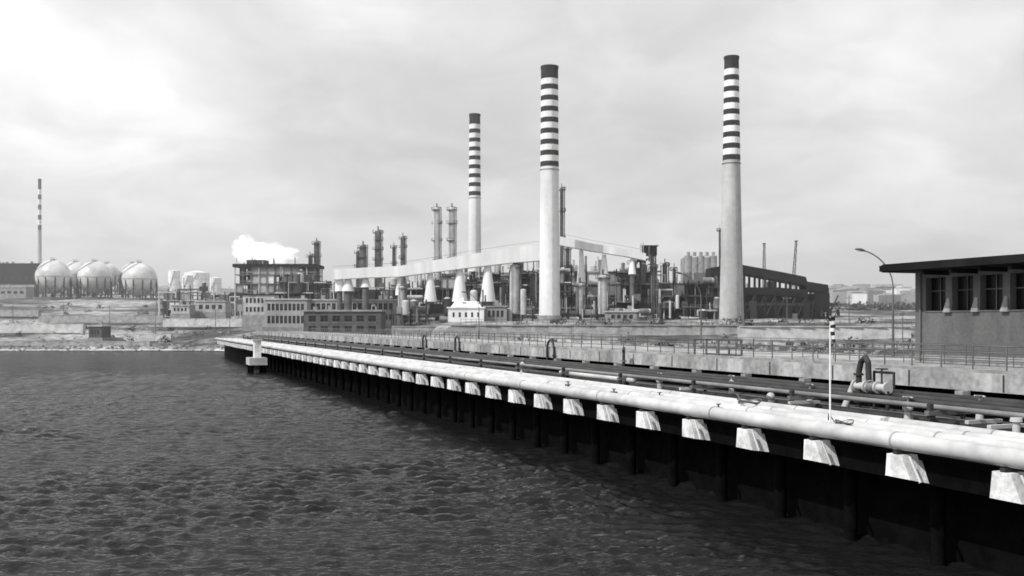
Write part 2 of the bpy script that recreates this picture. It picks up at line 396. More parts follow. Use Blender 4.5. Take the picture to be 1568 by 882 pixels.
# windsock mast
m=MB(); u=pier_u(1271,.6); B=Vector(PF(.6,u,4.5)); T=B+Vector((0,0,4.95)); 
m.cyl(B,T,.04,.028,'white',8); m.cyl(B,B+Vector((0,0,.3)),.14,.12,'steell',10)
m.cyl(T-Vector((.35,0,.12)),T+Vector((.36,0,.1)),.022,.022,'steel',6)
for q in (-.33,.0,.34): m.cyl(T+Vector((q,0,-.14)),T+Vector((q,0,.12)),.07,.04,'steel',8)
m.cyl(T+Vector((-.3,0,-.1)),T+Vector((0,0,-.5)),.02,.02,'steel',5); m.cyl(T+Vector((.3,0,.05)),T+Vector((0,0,-.5)),.02,.02,'steel',5)
prev=T+Vector((.04,-.04,-.2)); rad=.15
for i in range(7):
    q2=prev+Vector((.03*math.sin(i*1.7)+.012,.0,-.15)); r2=rad*.88
    m.cyl(prev,q2,rad,r2,'white' if i%2 else 'black',10,False); prev=q2; rad=r2
m.obj('windsock_mast')
def lamp(o,u,h=7.45,arm=3.0,zb=6.6):
    m=MB(); b=Vector(PF(o,u,zb)); m.cyl(b,b+Vector((0,0,.9)),.13,.12,'steelm',10); m.cyl(b+Vector((0,0,.9)),b+Vector((0,0,h*.66)),.085,.06,'steelm',10)
    pts=[b+Vector((0,0,h*.66))]; dirv=Vector((-NX,-NY,0))*.93+Vector((DX,DY,0))*.1
    for i in range(1,11):
        t=i/10; pts.append(b+Vector((0,0,h*.66+(h*.34)*math.sin(t*1.35)/math.sin(1.35)))+dirv*(arm*(1-math.cos(t*math.pi/2))))
    m.tube(pts,.045,'steelm',8)
    e=pts[-1]; m.cyl(e-dirv*.05,e+dirv*.3+Vector((0,0,.06)),.06,.12,'steelm',10); m.cyl(e+dirv*.3+Vector((0,0,.06)),e+dirv*.75+Vector((0,0,.1)),.12,.05,'steelm',10)
    m.sph(e+dirv*.45-Vector((0,0,.02)),.1,'steell',10,6,.6); m.obj('street_lamp')
lamp(23.9,55.0,7.45,2.5); lamp(24.9,81.2,7.1,2.2)
lamp(24.9,81.2+62,7.1,2.2)

# ------------------------------------------------------------ buildings
def building(name,F,a0,a1,b0,b1,z0,z1,wall,roof,rows,ncol,wfrac=.6,over=.4,rt=.4,margin=.8,sill=None,mull=True,t=.3,rec=.25,fover=None):
    W=MB();Rf=MB();G=MB();Fr=MB()
    W.box(a0,a1,b1-t,b1,z0,z1,wall,F); W.box(a0,a0+t,b0+t,b1-t,z0,z1,wall,F); W.box(a1-t,a1,b0+t,b1-t,z0,z1,wall,F)
    zc=z0; pitch=(a1-a0-2*margin)/ncol
    for (za,zb) in rows:
        W.box(a0,a1,b0,b0+t,zc,za,wall,F); zc=zb
        e=a0
        for i in range(ncol):
            c=a0+margin+pitch*(i+.5); l=c-pitch*wfrac/2; r=c+pitch*wfrac/2
            W.box(e,l,b0,b0+t,za,zb,wall,F); e=r
            Fr.box(l,r,b0-.05,b0+.1,za-.08,za-.002,sill or wall,F)
            if mull:
                Fr.box((l+r)/2-.03,(l+r)/2+.03,b0+rec-.08,b0+rec-.03,za,zb,'steelm',F)
                Fr.box(l,r,b0+rec-.085,b0+rec-.035,(za*.4+zb*.6)-.03,(za*.4+zb*.6)+.03,'steelm',F)
        W.box(e,a1,b0,b0+t,za,zb,wall,F)
        G.box(a0+t,a1-t,b0+rec,b0+rec+.03,za-.05,zb+.05,'glass',F)
    W.box(a0,a1,b0,b0+t,zc,z1,wall,F)
    Rf.box(a0-over,a1+over,b0-(fover or over),b1+over,z1+.003,z1+rt,roof,F)
    return {'walls':W,'roof':Rf,'window_glass':G,'window_frames':Fr}
def BF(a,b,z): return PF(18.9+b,a,z)
pr=building('x',BF,24,47.7,0,8.5,6.6,12.1,'wallgrey','roofd',[(9.75,11.75)],11,.76,.55,.5,.6,'wallgrey',mull=True,t=.5,rec=.47,fover=2.1)
ex=MB()
for i in range(11):
    a=24+.6+(23.7-1.2)/11*i
    if i>0: 
        ex.hexa([BF(a-.26,-.22,9.65),BF(a+.26,-.22,9.65),BF(a+.26,-.01,9.65),BF(a-.26,-.01,9.65),BF(a-.1,-.04,10.5),BF(a+.1,-.04,10.5),BF(a+.1,-.01,10.5),BF(a-.1,-.01,10.5)],'conc')
    ex.box(a-.09,a+.09,-2.0,-.01,11.85,12.09,'roofd',BF)
ex.box(23.4,48.3,-2.26,-2.103,12.15,12.52,'roofd',BF)
ex.box(24,47.7,-.06,-.004,6.62,7.1,'conc',BF)
ex.cyl(BF(47.2,-.1,6.7),BF(47.2,-.1,12),.06,.06,'steelm',8)
pr['ribs_and_gutter']=ex; group('pump_house',pr)

def base_z(X,Y): return th(X,Y,False)
def pbuild(name,px0,px1,ybot,ytop,Y,depth,wall,roof,rowfr,ncol,**kw):
    x0,x1=bx(px0,Y),bx(px1,Y); z0,z1=ez(ybot,Y),ez(ytop,Y); H=z1-z0
    rows=[(z0+H*a,z0+H*b) for a,b in rowfr]
    p=building(name,ID,x0,x1,Y,Y+depth,z0,z1,wall,roof,rows,ncol,**kw)
    f=MB(); f.box(x0-.3,x1+.3,Y-.3,Y+depth+.3,z0-8,z0-.003,'conc'); p['foundation']=f
    c=MB()
    for i in range(int((x1-x0)/7)+1):
        xx=x0+2+random.random()*max(.5,x1-x0-4); c.box(xx,xx+1.2,Y+2,Y+3.4,z1+.41,z1+1.2+random.random(),'conc')
    p['roof_vents']=c
    return group(name,p)
pbuild('brick_office_building',465,583,513,477,308,12,'brickd','conc',[(.12,.38),(.56,.82)],6,wfrac=.62,over=.5,rt=.5,sill='conclt')
pbuild('workshop_building',405,470,500,459,338,12,'brickl','roofl',[(.12,.4),(.6,.85)],9,wfrac=.7)
pbuild('workshop_building',472,606,497,460,345,14,'brickl','roofl',[(.2,.42),(.62,.88)],16,wfrac=.72,sill='conclt')
pbuild('administration_building',372,420,482,452,372,12,'conclt','roofd',[(.15,.4),(.6,.85)],7)
pbuild('white_gatehouse',686,741,493,472,316,10,'white','white',[(.35,.7)],5,wfrac=.35)
pbuild('transformer_building',742,776,492,470,322,8,'brickl','conc',[(.3,.75)],4)
pbuild('control_building',930,975,492,478,306,8,'conc','roofl',[(.3,.7)],4)
m=MB(); Y=316; x0,x1=bx(690,Y),bx(737,Y); z0=ez(472,Y)+.42; z1=ez(461,Y)
m.hexa([(x0,Y+.2,z0),(x1,Y+.2,z0),(x1,Y+9.5,z0),(x0,Y+9.5,z0),(x0+1.2,Y+3.5,z1),(x1-1.2,Y+3.5,z1),(x1-1.2,Y+6,z1),(x0+1.2,Y+6,z1)],'white')
m.box(x0+2,x0+4,Y+4,Y+5.5,z1+.003,z1+1.4,'white'); m.obj('roof_monitor')

# ------------------------------------------------------------ chimneys
def chimney(px,Y,ytop,ybase,wtop,wbase,ycap,ylast,nb,shaft,name='striped_chimney'):
    X=bx(px,Y); s=Y/FPX; zt=ez(ytop,Y); zb=ez(ybase,Y)-3; rt=wtop*s/2; rb=wbase*s/2
    def rad(z):
        t=(zt-z)/(zt-zb); return rt+(rb-rt)*(.72*t+.28*t*t*t)
    S=MB();Bn=MB();D=MB()
    zl=ez(ylast,Y); zc=ez(ycap,Y)
    nseg=26
    for i in range(nseg):
        a=zb+(zl-zb)*i/nseg; b=zb+(zl-zb)*(i+1)/nseg
        S.cyl((X,Y,a),(X,Y,b),rad(a),rad(b),shaft,48,False)
    for i in range(1,10):
        a=zb+(zl-zb)*i/10; S.cyl((X,Y,a-.04),(X,Y,a+.04),rad(a)+.02,rad(a)+.02,shaft,48,False)
    per=(zc-zl)/nb
    for i in range(nb):
        a=zl+per*i; md=a+per*.47; b=a+per
        Bn.cyl((X,Y,a),(X,Y,md),rad(a)+.02,rad(md)+.02,'black',48,False)
        Bn.cyl((X,Y,md),(X,Y,b),rad(md)+.02,rad(b)+.02,'white',48,False)
    Bn.cyl((X,Y,zc),(X,Y,zt-.8),rad(zc)+.03,rad(zt)+.03,'black',48,False)
    Bn.cyl((X,Y,zt-.8),(X,Y,zt),rad(zt)+.18,rad(zt)+.18,'black',48)
    Bn.cyl((X,Y,zt+.003),(X,Y,zt+.1),rad(zt)*.8,rad(zt)*.8,'glass',40)
    D.cyl((X,Y,zl-1.0),(X,Y,zl-.9),rad(zl)+.25,rad(zl)+.25,'steelm',32)
    for q in (-.25,.25):
        D.cyl((X+q+rad(zb)*.35,Y-rad(zb)*.96,zb),(X+q+rad(zt)*.35,Y-rad(zt)*.99-.1,zt),.03,.03,'steelm',4)
    S.cyl((X,Y,zb-2),(X,Y,zb+3.2),rb*1.12,rb*1.12,'conc',40)
    group(name,{'shaft':S,'painted_bands':Bn,'ladder_and_platforms':D})
chimney(1120,300,87,497,21.5,39,107,246,8,'shaft2')
chimney(841.5,325,102,484,26,33,122,256,8,'shaft')
chimney(727,410,175,478,16.5,22,191,300,8,'shaft')
chimney(61,1000,274,432,4.6,6.5,290,352,4,'shaft2')

# ------------------------------------------------------------ sphere tanks
def sphere_tank(px,py,rpx,Y,ybase):
    X=bx(px,Y); s=Y/FPX; r=rpx*s; zc=ez(py,Y); zb=min(ez(ybase,Y),base_z(X,Y)+1)
    S=MB();Lg=MB();St=MB()
    S.sph((X,Y,zc),r,'alu',40,24)
    for i in range(40):
        a=i*math.pi/20;b=a+math.pi/20
        S.cyl((X+(r+.05)*math.cos(a),Y+(r+.05)*math.sin(a),zc),(X+(r+.05)*math.cos(b),Y+(r+.05)*math.sin(b),zc),.12,.12,'steelm',4)
    n=12
    for i in range(n):
        a=2*math.pi*i/n; c,d=math.cos(a),math.sin(a); q=r*.98
        Lg.cyl((X+q*c,Y+q*d,zb-3),(X+q*c,Y+q*d,zc-.5),.42,.42,'steel',8)
        a2=2*math.pi*(i+1)/n
        Lg.cyl((X+q*c,Y+q*d,zb+1),(X+q*math.cos(a2),Y+q*math.sin(a2),zc-r*.5),.14,.14,'steel',4)
        Lg.cyl((X+q*c,Y+q*d,zc-r*.5),(X+q*math.cos(a2),Y+q*math.sin(a2),zb+1),.14,.14,'steel',4)
    Lg.cyl((X,Y,zb-2),(X,Y,zc-r),.8,.8,'steel',8); Lg.cyl((X,Y,zb-3),(X,Y,zb+.6),r*1.1,r*1.1,'steelm',24)
    St.box(X-1.2,X+1.2,Y-1.2,Y+1.2,zc+r+.1,zc+r+.3,'steel')
    for q in((-1.2,-1.2),(1.2,-1.2),(1.2,1.2),(-1.2,1.2)): St.cyl((X+q[0],Y+q[1],zc+r-.4),(X+q[0],Y+q[1],zc+r+1.4),.08,.08,'steel',4)
    St.box(X-1.2,X+1.2,Y-1.25,Y-1.15,zc+r+1.3,zc+r+1.4,'steel')
    pr_=None
    for i in range(15):
        t=i/14; ph=math.radians(200)+t*2.0; el=t*math.pi/2; p=(X+(r+.5)*math.cos(ph)*math.cos(el),Y+(r+.5)*math.sin(ph)*math.cos(el),zc+(r+.5)*math.sin(el))
        if pr_: St.cyl(pr_,p,.18,.18,'steelm',4)
        pr_=p
    group('spherical_gas_tank',{'shell':S,'legs':Lg,'stair_and_platform':St})
for a in ((82,424,26,600,457),(145,425,25,610,457),(214,428,26,600,458),(116,421,20,680,452),(164,422,19,690,452),(203,421,18,700,452)): sphere_tank(*a)
def storage_tank(px,ytop,ybase,w,Y,k='white'):
    X=bx(px,Y); s=Y/FPX; r=w*s/2; z1=ez(ytop,Y); z0=ez(ybase,Y); m=MB()
    m.cyl((X,Y,z0-4),(X,Y,z1),r,r,k,36); m.cyl((X,Y,z1),(X,Y,z1+r*.18),r*1.01,.3,k,36)
    for q in (.33,.66): m.cyl((X,Y,z0+(z1-z0)*q),(X,Y,z0+(z1-z0)*q+.15),r+.05,r+.05,'steell',36)
    for i in range(12):
        t=i/12;a=math.radians(230)+t*1.1; a2=math.radians(230)+(i+1)/12*1.1
        m.cyl((X+(r+.3)*math.cos(a),Y+(r+.3)*math.sin(a),z0+(z1-z0)*t),(X+(r+.3)*math.cos(a2),Y+(r+.3)*math.sin(a2),z0+(z1-z0)*(t+1/12)),.15,.15,'steelm',4)
    m.obj('storage_tank')
storage_tank(267,415,446,17,560); storage_tank(302,418,448,37,580); storage_tank(288,422,448,16,520); storage_tank(330,426,450,18,600)

# ------------------------------------------------------------ columns
def column(px,ytop,ybase,w,Y,k='steelm',rings=5,name='distillation_column'):
    X=bx(px,Y); s=Y/FPX; r=w*s/2; z1=ez(ytop,Y); z0=ez(ybase,Y); m=MB()
    m.cyl((X,Y,z0),(X,Y,z1),r*1.0,r*.92,k,20); m.sph((X,Y,z1),r*.92,k,20,8,.5)
    m.cyl((X,Y,z1+r*.3),(X,Y,z1+r*.5+1.6),r*.2,r*.2,'steelm',8)
    for i in range(rings):
        z=z0+(z1-z0)*(1-(i/max(1,rings))**1.2*.9)-.6; ww=r+.8
        a0=random.random()*6
        for j in range(10):
            a=a0+j*.45;b=a+.45
            m.hexa([(X+r*.9*math.cos(a),Y+r*.9*math.sin(a),z),(X+ww*math.cos(a),Y+ww*math.sin(a),z),(X+ww*math.cos(b),Y+ww*math.sin(b),z),(X+r*.9*math.cos(b),Y+r*.9*math.sin(b),z),
                    (X+r*.9*math.cos(a),Y+r*.9*math.sin(a),z+.15),(X+ww*math.cos(a),Y+ww*math.sin(a),z+.15),(X+ww*math.cos(b),Y+ww*math.sin(b),z+.15),(X+r*.9*math.cos(b),Y+r*.9*math.sin(b),z+.15)],'steel')
            m.cyl((X+ww*math.cos(a),Y+ww*math.sin(a),z+.1),(X+ww*math.cos(a),Y+ww*math.sin(a),z+1.2),.05,.05,'steel',4)
            m.cyl((X+ww*math.cos(a),Y+ww*math.sin(a),z+1.2),(X+ww*math.cos(b),Y+ww*math.sin(b),z+1.2),.05,.05,'steel',4)
    m.cyl((X+r+.3,Y-.4,z0),(X+r+.3,Y-.4,z1+.6),.2,.2,'steelm',8)
    m.cyl((X+r+.3,Y-.4,z1+.6),(X,Y,z1+r*.6),.2,.2,'steelm',8)
    m.cyl((X-r*.5,Y-r-.2,z0),(X-r*.5,Y-r-.2,z1),.1,.1,'steel',4)
    m.obj(name)
column(669,320,440,11,430,'steell',4); column(692,320,440,11,432,'steell',4)
column(579,355,440,11,440,'steelm',5); column(617,364,440,8,445,'steelm',4); column(556,378,440,12,435,'steelm',3)
column(485,372,450,9,430,'steelm',3); column(475,392,450,6,428,'steel',2); column(603,378,440,5,450,'steelm',2); column(548,386,440,6,436,'steelm',2)
column(860,289,480,6,372,'steelm',4); column(1102,352,470,3.5,420,'steelm',1,'vent_stack'); column(869,380,480,7,380,'steelm',3)
for px,yt,w,Y,k in ((788,408,16,338,'pipew'),(888,436,13,330,'pipew'),(923,424,16,332,'pipew'),(615,440,11,335,'pipew'),(946,434,9,345,'steell'),(816,420,9,345,'steelm'),(770,432,8,345,'steelm'),(1000,408,8,340,'steelm'),(1018,405,8,350,'steelm'),(1032,412,6,350,'steel'),(968,402,9,345,'steelm')):
    column(px,yt,482,w,Y,k,1,'process_vessel')

# ------------------------------------------------------------ flue ducts
def duct(pts,hh,depth,k,legs,name='flue_gas_duct'):
    D=MB();Rb=MB();Lg=MB()
    P_=[(bx(px,Y),Y,ez(py,Y)) for px,py,Y in pts]
    for a,b,ha,hb in zip(P_[:-1],P_[1:],hh[:-1],hh[1:]):
        D.hexa([(a[0],a[1]-depth/2,a[2]-ha/2),(b[0],b[1]-depth/2,b[2]-hb/2),(b[0],b[1]+depth/2,b[2]-hb/2),(a[0],a[1]+depth/2,a[2]-ha/2),
                (a[0],a[1]-depth/2,a[2]+ha/2),(b[0],b[1]-depth/2,b[2]+hb/2),(b[0],b[1]+depth/2,b[2]+hb/2),(a[0],a[1]+depth/2,a[2]+ha/2)],k)
        n=max(1,int((b[0]-a[0])/7))
        for i in range(n):
            t=i/n; x=a[0]+(b[0]-a[0])*t; y=a[1]+(b[1]-a[1])*t; z=a[2]+(b[2]-a[2])*t; h=ha+(hb-ha)*t
            Rb.box(x-.1,x+.1,y-depth/2-.08,y+depth/2+.08,z-h/2-.08,z+h/2+.08,'white')
        Rb.cyl((a[0],a[1]-depth/2,a[2]+ha/2+1.0),(b[0],b[1]-depth/2,b[2]+hb/2+1.0),.04,.04,'steelm',4)
    for px,yt,yb,wt,wb,Y in legs:
        X=bx(px,Y); s=Y/FPX; Lg.cyl((X,Y,ez(yb,Y)),(X,Y,ez(yt,Y)),wb*s/2,wt*s/2,'white',16)
        Lg.cyl((X,Y,ez(yb,Y)-12),(X,Y,ez(yb,Y)),wb*s/2*.6,wb*s/2*.6,'steelm',10)
    group(name,{'duct_casing':D,'stiffeners':Rb,'branch_cones':Lg})
Y=338
duct([(512,421,Y),(560,418,Y),(612,416,Y),(660,409,Y),(735,398,Y),(780,392,Y),(828,387,Y)],[3.4,3.4,3.6,4.0,4.6,5.0,5.6],5,'white',
     [(520,428,446,12,14,Y),(533,428,446,10,20,Y),(560,426,440,8,16,Y),(612,424,452,7,14,Y),(659,418,462,8,20,Y),(704,412,462,9,24,Y),(747,404,462,9,24,Y)])
duct([(856,369,Y),(905,379,Y),(960,388,Y),(988,394,Y)],[3.0,2.6,2.4,2.4],3.4,'white',[(890,383,436,6,14,Y),(925,390,424,6,14,Y),(968,396,420,6,12,Y)])

# ------------------------------------------------------------ process units
def process_unit(name,px0,px1,Y0,depth,tops,seed,dense=1.0,dark=.5,zb=None,bay=5.0,fill=.75):
    rd=random.Random(seed); x0,x1=bx(px0,Y0),bx(px1,Y0); nb=max(2,int((x1-x0)/bay)); nd=max(1,int(depth/8))
    if zb is None: zb=min(base_z(x0,Y0),base_z(x1,Y0))-.5
    S=MB();V=MB();Pp=MB();Wp=MB()
    def mk(): 
        r=rd.random(); return 'steel' if r<dark else ('steelm' if r<dark+.25 else 'steell')
    def top(t): return ez(float(np.interp(t,np.linspace(0,1,len(tops)),tops)),Y0)
    bw=(x1-x0)/nb
    for i in range(nb):
        zt=top((i+.5)/nb)+rd.uniform(-2.5,1.5); xa=x0+i*bw; xb=xa+bw
        lv=[zb+z for z in np.arange(4.2,max(4.3,zt-zb),4.2)]
        for j in range(nd+1):
            y=Y0+depth*j/nd
            for x in (xa,xb): S.box(x-.18,x+.18,y-.18,y+.18,zb-1,zt,'steel' if rd.random()<.7 else 'steelm')
            for z in lv:
                S.box(xa,xb,y-.15,y+.15,z-.2,z+.2,mk())
                if j==0 and rd.random()<.4:
                    for q in(.5,1.1): S.box(xa,xb,y-.2,y-.15,z+q,z+q+.06,'steelm')
            if rd.random()<.3 and lv: 
                z=rd.choice(lv); S.cyl((xa,y,z-4.2),(xb,y,z),.1,.1,mk(),4)
        zz_=[zb]+lv
        for li,z in enumerate(zz_):
            zn=zz_[li+1] if li+1<len(zz_) else zt
            if zn-z<1: continue
            if rd.random()<fill: Wp.box(xa+.2,xb-.2,Y0+depth*rd.choice([.25,.45,.7]),Y0+depth*.75,z+.31,zn-.22,rd.choice(['hull','steel','hull','steelm','wallgrey'] if dark>.3 else ['steelm','wallgrey','hull','conc']))
            if rd.random()<.14*(1.2-dark): Wp.box(xa+.2,xb-.2,Y0+.4,Y0+.6,z+.31,zn-.22-rd.random()*1.2,rd.choice(['conclt','white','brickl','conc']))
        for z in lv:
            if rd.random()<.6: S.box(xa,xb,Y0,Y0+depth,z+.21,z+.3,'steelm')
        for _ in range(int(2.2*dense)):
            k=rd.random(); x=xa+rd.random()*bw; y=Y0-1+rd.random()*depth*.4; 
            if k<.4:
                h=rd.uniform(3,9); r=rd.uniform(.6,1.5); z=rd.choice([zb]+lv)
                V.cyl((x,y,z),(x,y,z+h),r,r,rd.choice(['pipew','steell','steelm','pipem','steel']),14); V.sph((x,y,z+h),r,'steell',12,6,.5)
            elif k<.65:
                z=rd.choice([zb+1.5]+lv)+1.2; r=rd.uniform(.5,1.2); l=rd.uniform(2,5)
                V.cyl((x,y,z),(x+l,y,z),r,r,rd.choice(['pipew','steell','pipem','steelm']),12); V.sph((x+l,y,z),r,'steell',10,6)
            else:
                z=rd.choice([zb]+lv); a,b,c=rd.uniform(1,3.5),rd.uniform(1,3),rd.uniform(1,3.5)
                V.box(x,x+a,y,y+b,z+.31,z+.3+c,rd.choice(['conc','conclt','steelm','steel','brickl']))
        for _ in range(int(4.5*dense)):
            x=xa+rd.random()*bw; y=Y0-1.2+rd.random()*3; z=zb+rd.random()*(zt-zb); r=rd.choice([.12,.18,.28,.4]); kk=rd.choice(['steell','pipem','pipew','steel','steelm'])
            q=rd.random()
            if q<.4: Pp.cyl((x,y,z),(x,y,z+rd.uniform(2,8)),r,r,kk,6)
            elif q<.85:
                l=rd.uniform(3,12); Pp.tube([(x,y,zb+rd.uniform(0,3)),(x,y,z),(x+l,y,z),(x+l,y,z-rd.uniform(1,4))],r,kk,6)
            else: Pp.cyl((x,y,zt-1),(x,y,zt+rd.uniform(1,5)),r*.6,r*.6,kk,6)
    group(name,{'steel_frame':S,'vessels':V,'pipework':Pp,'cladding_panels':Wp})
process_unit('process_unit',596,700,350,22,[432,425,422,424,420],11,1.6,.35)
process_unit('process_unit',700,830,352,22,[416,414,415,408,415],12,1.6,.35)
process_unit('process_unit',852,990,348,24,[400,405,412,404,402],13,1.6,.3)
process_unit('process_unit',505,600,372,20,[434,434,436],14,1.3,.35)
process_unit('process_unit',980,1012,342,14,[395,396,420],15,1.6,.35)
process_unit('process_unit',640,1000,400,20,[428,420,415,425,418],16,.8,.5,fill=.9)
process_unit('process_unit',240,362,470,20,[448,440,446,438],17,1.2,.3)
process_unit('pipe_rack',600,1000,326,5,[466,462,468,460,466,458],18,1.2,.3,bay=6,fill=.4)
process_unit('dark_furnace_unit',1008,1100,338,26,[432,425,418,424],19,1.0,.95,fill=.95)
process_unit('process_unit',420,520,400,18,[428,416,424,432],20,1.0,.5)
m=MB(); Y=345; m.box(bx(985,Y),bx(1006,Y),Y,Y+5,ez(391,Y),ez(377,Y),'hull'); m.box(bx(983,Y),bx(1008,Y),Y-.5,Y+5.5,ez(377,Y)+.003,ez(375.5,Y),'steel')
for px in (987,1004): 
    for yy in (.3,4.7): m.box(bx(px,Y)-.2,bx(px,Y)+.2,Y+yy-.2,Y+yy+.2,ez(485,Y),ez(391,Y)-.003,'steel')
for i in range(12): 
    z=ez(485,Y)+i*1.75; m.cyl((bx(987,Y),Y+.2,z),(bx(1004,Y),Y+.2,z+1.75),.12,.12,'steelm',4)
m.obj('elevator_head_tower')

# boiler house
F_=MB();R_=MB();Pn=MB();Ck=MB(); Y=415; x0,x1=bx(360,Y),bx(482,Y); zt=ez(409,Y); zb=ez(478,Y)
R_.box(x0-.8,x1+.8,Y-1,Y+17,zt+.003,zt+1.3,'roofd'); R_.box(x0+4,x0+12,Y+3,Y+9,zt+1.31,zt+3.2,'steel')
lv=[zb+(zt-zb)*q for q in (.22,.42,.62,.82)]
n=10
for i in range(n+1):
    x=x0+(x1-x0)*i/n
    for y in (Y,Y+8,Y+16): F_.box(x-.22,x+.22,y-.22,y+.22,zb-3,zt,'steelm' if i%3 else 'steell')
for z in lv:
    F_.box(x0,x1,Y-.25,Y+16,z,z+.35,'steelm'); F_.box(x0,x1,Y-.3,Y-.26,z+1.2,z+1.3,'steell')
for i in range(n):
    xa=x0+(x1-x0)*i/n; xb=x0+(x1-x0)*(i+1)/n
    for j,z in enumerate([zb]+lv):
        q=random.random(); zu=(lv+[zt])[j]
        if q<.4: Pn.box(xa+.25,xb-.25,Y+.3,Y+.5,z+.36,zu-.02,random.choice(['conclt','conc','brickl','steelm','white']))
        else: Pn.box(xa+.25,xb-.25,Y+6,Y+6.3,z+.36,zu-.02,random.choice(['steel','hull','steelm']))
        if random.random()<.6: 
            r=random.uniform(.3,.9); Ck.cyl((xa+1,Y+2,z+1.3),(xb+random.random()*2,Y+2,z+1.3),r,r,random.choice(['steell','pipem','pipew']),10)
for i in range(16):
    x=random.uniform(x0,x1); Ck.cyl((x,Y+2,zt),(x,Y+2,zt+random.uniform(1.5,4.5)),.2,.2,random.choice(['steel','steelm','steell']),6)
group('boiler_house',{'frame':F_,'roof':R_,'wall_panels':Pn,'equipment':Ck})

m=MB(); Y=430
for i in range(5):
    x=bx(1054+i*9.5,Y); m.cyl((x,Y,ez(470,Y)),(x,Y,ez(392+(i%2)*2,Y)),1.7,1.7,'conc',16)
    m.cyl((x,Y,ez(392,Y)),(x,Y,ez(386,Y)),.7,.7,'conc',10)
m.box(bx(1048,Y),bx(1099,Y),Y+1.5,Y+10,ez(475,Y),ez(394,Y),'conc'); m.box(bx(1046,Y),bx(1100,Y),Y-2.0,Y+1.4,ez(475,Y),ez(418,Y),'wallgrey')
for i in range(8): m.box(bx(1050+i*6,Y),bx(1053+i*6,Y),Y-2.1,Y-2.003,ez(412,Y)-8,ez(425,Y)-2,'glass')
m.obj('silo_building')

# dark loading gantry
G_=MB();L_=MB();Sh=MB(); Y=345; dep=9
def gal(pts,th_,k='hull'):
    for (pa,ya),(pb,yb) in zip(pts[:-1],pts[1:]):
        xa,xb=bx(pa,Y),bx(pb,Y); za,zb2=ez(ya,Y),ez(yb,Y)
        G_.hexa([(xa,Y,za-th_),(xb,Y,zb2-th_),(xb,Y+dep,zb2-th_),(xa,Y+dep,za-th_),(xa,Y,za),(xb,Y,zb2),(xb,Y+dep,zb2),(xa,Y+dep,za)],k)
gal([(1088,410),(1128,404),(1134,405),(1200,417),(1234,424),(1236,431),(1268,436)],3.0)
gal([(1100,440),(1190,440),(1234,444)],2.6)
for i,px in enumerate(range(1092,1270,16)):
    yt=float(np.interp(px,[1088,1128,1150,1200,1236,1268],[412,404,408,418,430,436]))+5
    x=bx(px,Y)
    for yy in (.5,dep-.5):
        L_.box(x-.35,x+.35,Y+yy-.35,Y+yy+.35,ez(492,Y),ez(yt,Y),'hull')
    L_.cyl((x,Y+.5,ez(488,Y)),(bx(px+16,Y),Y+.5,ez(452,Y)),.25,.25,'steel',6)
    L_.box(x,bx(px+16,Y),Y+.2,Y+.6,ez(468,Y),ez(464,Y),'steel')
Sh.box(bx(1012,Y),bx(1100,Y),Y+3,Y+12,ez(492,Y),ez(440,Y),'hull')
Sh.box(bx(1130,Y),bx(1200,Y),Y+2,Y+12,ez(492,Y),ez(447,Y),'hull')
Sh.box(bx(1200,Y)+.1,bx(1240,Y),Y+2,Y+12,ez(492,Y),ez(447,Y),'hull')
Sh.box(bx(1248,Y),bx(1269,Y),Y-1,Y+10,ez(478,Y),ez(449,Y),'hull')
for i in range(22):
    px=random.uniform(1015,1255); Sh.box(bx(px,Y),bx(px+random.uniform(3,12),Y),Y-2,Y+1.9,ez(490,Y),ez(random.uniform(460,482),Y),random.choice(['hull','hull','hull','steel','steelm']))
group('loading_gantry',{'conveyor_galleries':G_,'trestle_legs':L_,'sheds':Sh})
process_unit('dark_conveyor_frame',1100,1262,362,8,[446,448,450,454],23,.8,.95,fill=.95)
for px,pt,yt,Y in ((1170,1170,374,380),(1212,1219,370,385)):
    m=MB(); b=Vector((bx(px,Y),Y,ez(470,Y))); t=Vector((bx(pt,Y),Y,ez(yt,Y)))
    for q in((-.6,-.6),(.6,-.6),(.6,.6),(-.6,.6)): m.cyl(b+Vector((q[0],q[1],0)),t+Vector((q[0]*.4,q[1]*.4,0)),.1,.1,'steel',4)
    for i in range(18):
        f=i/18;h=(i+1)/18; sg=1 if i%2 else -1
        m.cyl(b.lerp(t,f)+Vector((sg*.5,-.5,0)),b.lerp(t,h)+Vector((-sg*.5,-.5,0)),.06,.06,'steel',4)
    m.box(t.x-.5,t.x+.5,Y-.5,Y+.5,t.z,t.z+.4,'steel')
    m.obj('lattice_mast')

# ------------------------------------------------------------ embankment wall, left-shore walls
def ret_wall(px0,px1,Y0,Y1,ytop,h,k='conclt',name='retaining_wall'):
    m=MB(); n=max(3,int(abs(bx(px1,Y1)-bx(px0,Y0))/6))
    for i in range(n):
        t0=i/n;t1=(i+1)/n; ya=Y0+(Y1-Y0)*t0; yb=Y0+(Y1-Y0)*t1
        xa=bx(px0,Y0)+(bx(px1,Y1)-bx(px0,Y0))*t0; xb=bx(px0,Y0)+(bx(px1,Y1)-bx(px0,Y0))*t1; zt=ez(ytop,(ya+yb)/2)
        m.hexa([(xa,ya-h*.35,zt-h-1),(xb-.05,yb-h*.35,zt-h-1),(xb-.05,yb+2,zt-h-1),(xa,ya+2,zt-h-1),(xa,ya,zt),(xb-.05,yb,zt),(xb-.05,yb+2,zt),(xa,ya+2,zt)],k)
        m.box(xa,xb-.05,ya-.2,ya+.5,zt+.003,zt+.35,k)
    m.obj(name)
ret_wall(690,1130,266,270,499,3.6,'conc','embankment_wall')
ret_wall(1132,1394,264,268,501,4.2,'conclt','embankment_wall')
ret_wall(600,688,300,300,501,2.5,'conc','embankment_wall')
ret_wall(-60,128,385,380,497,2.2,'conclt')
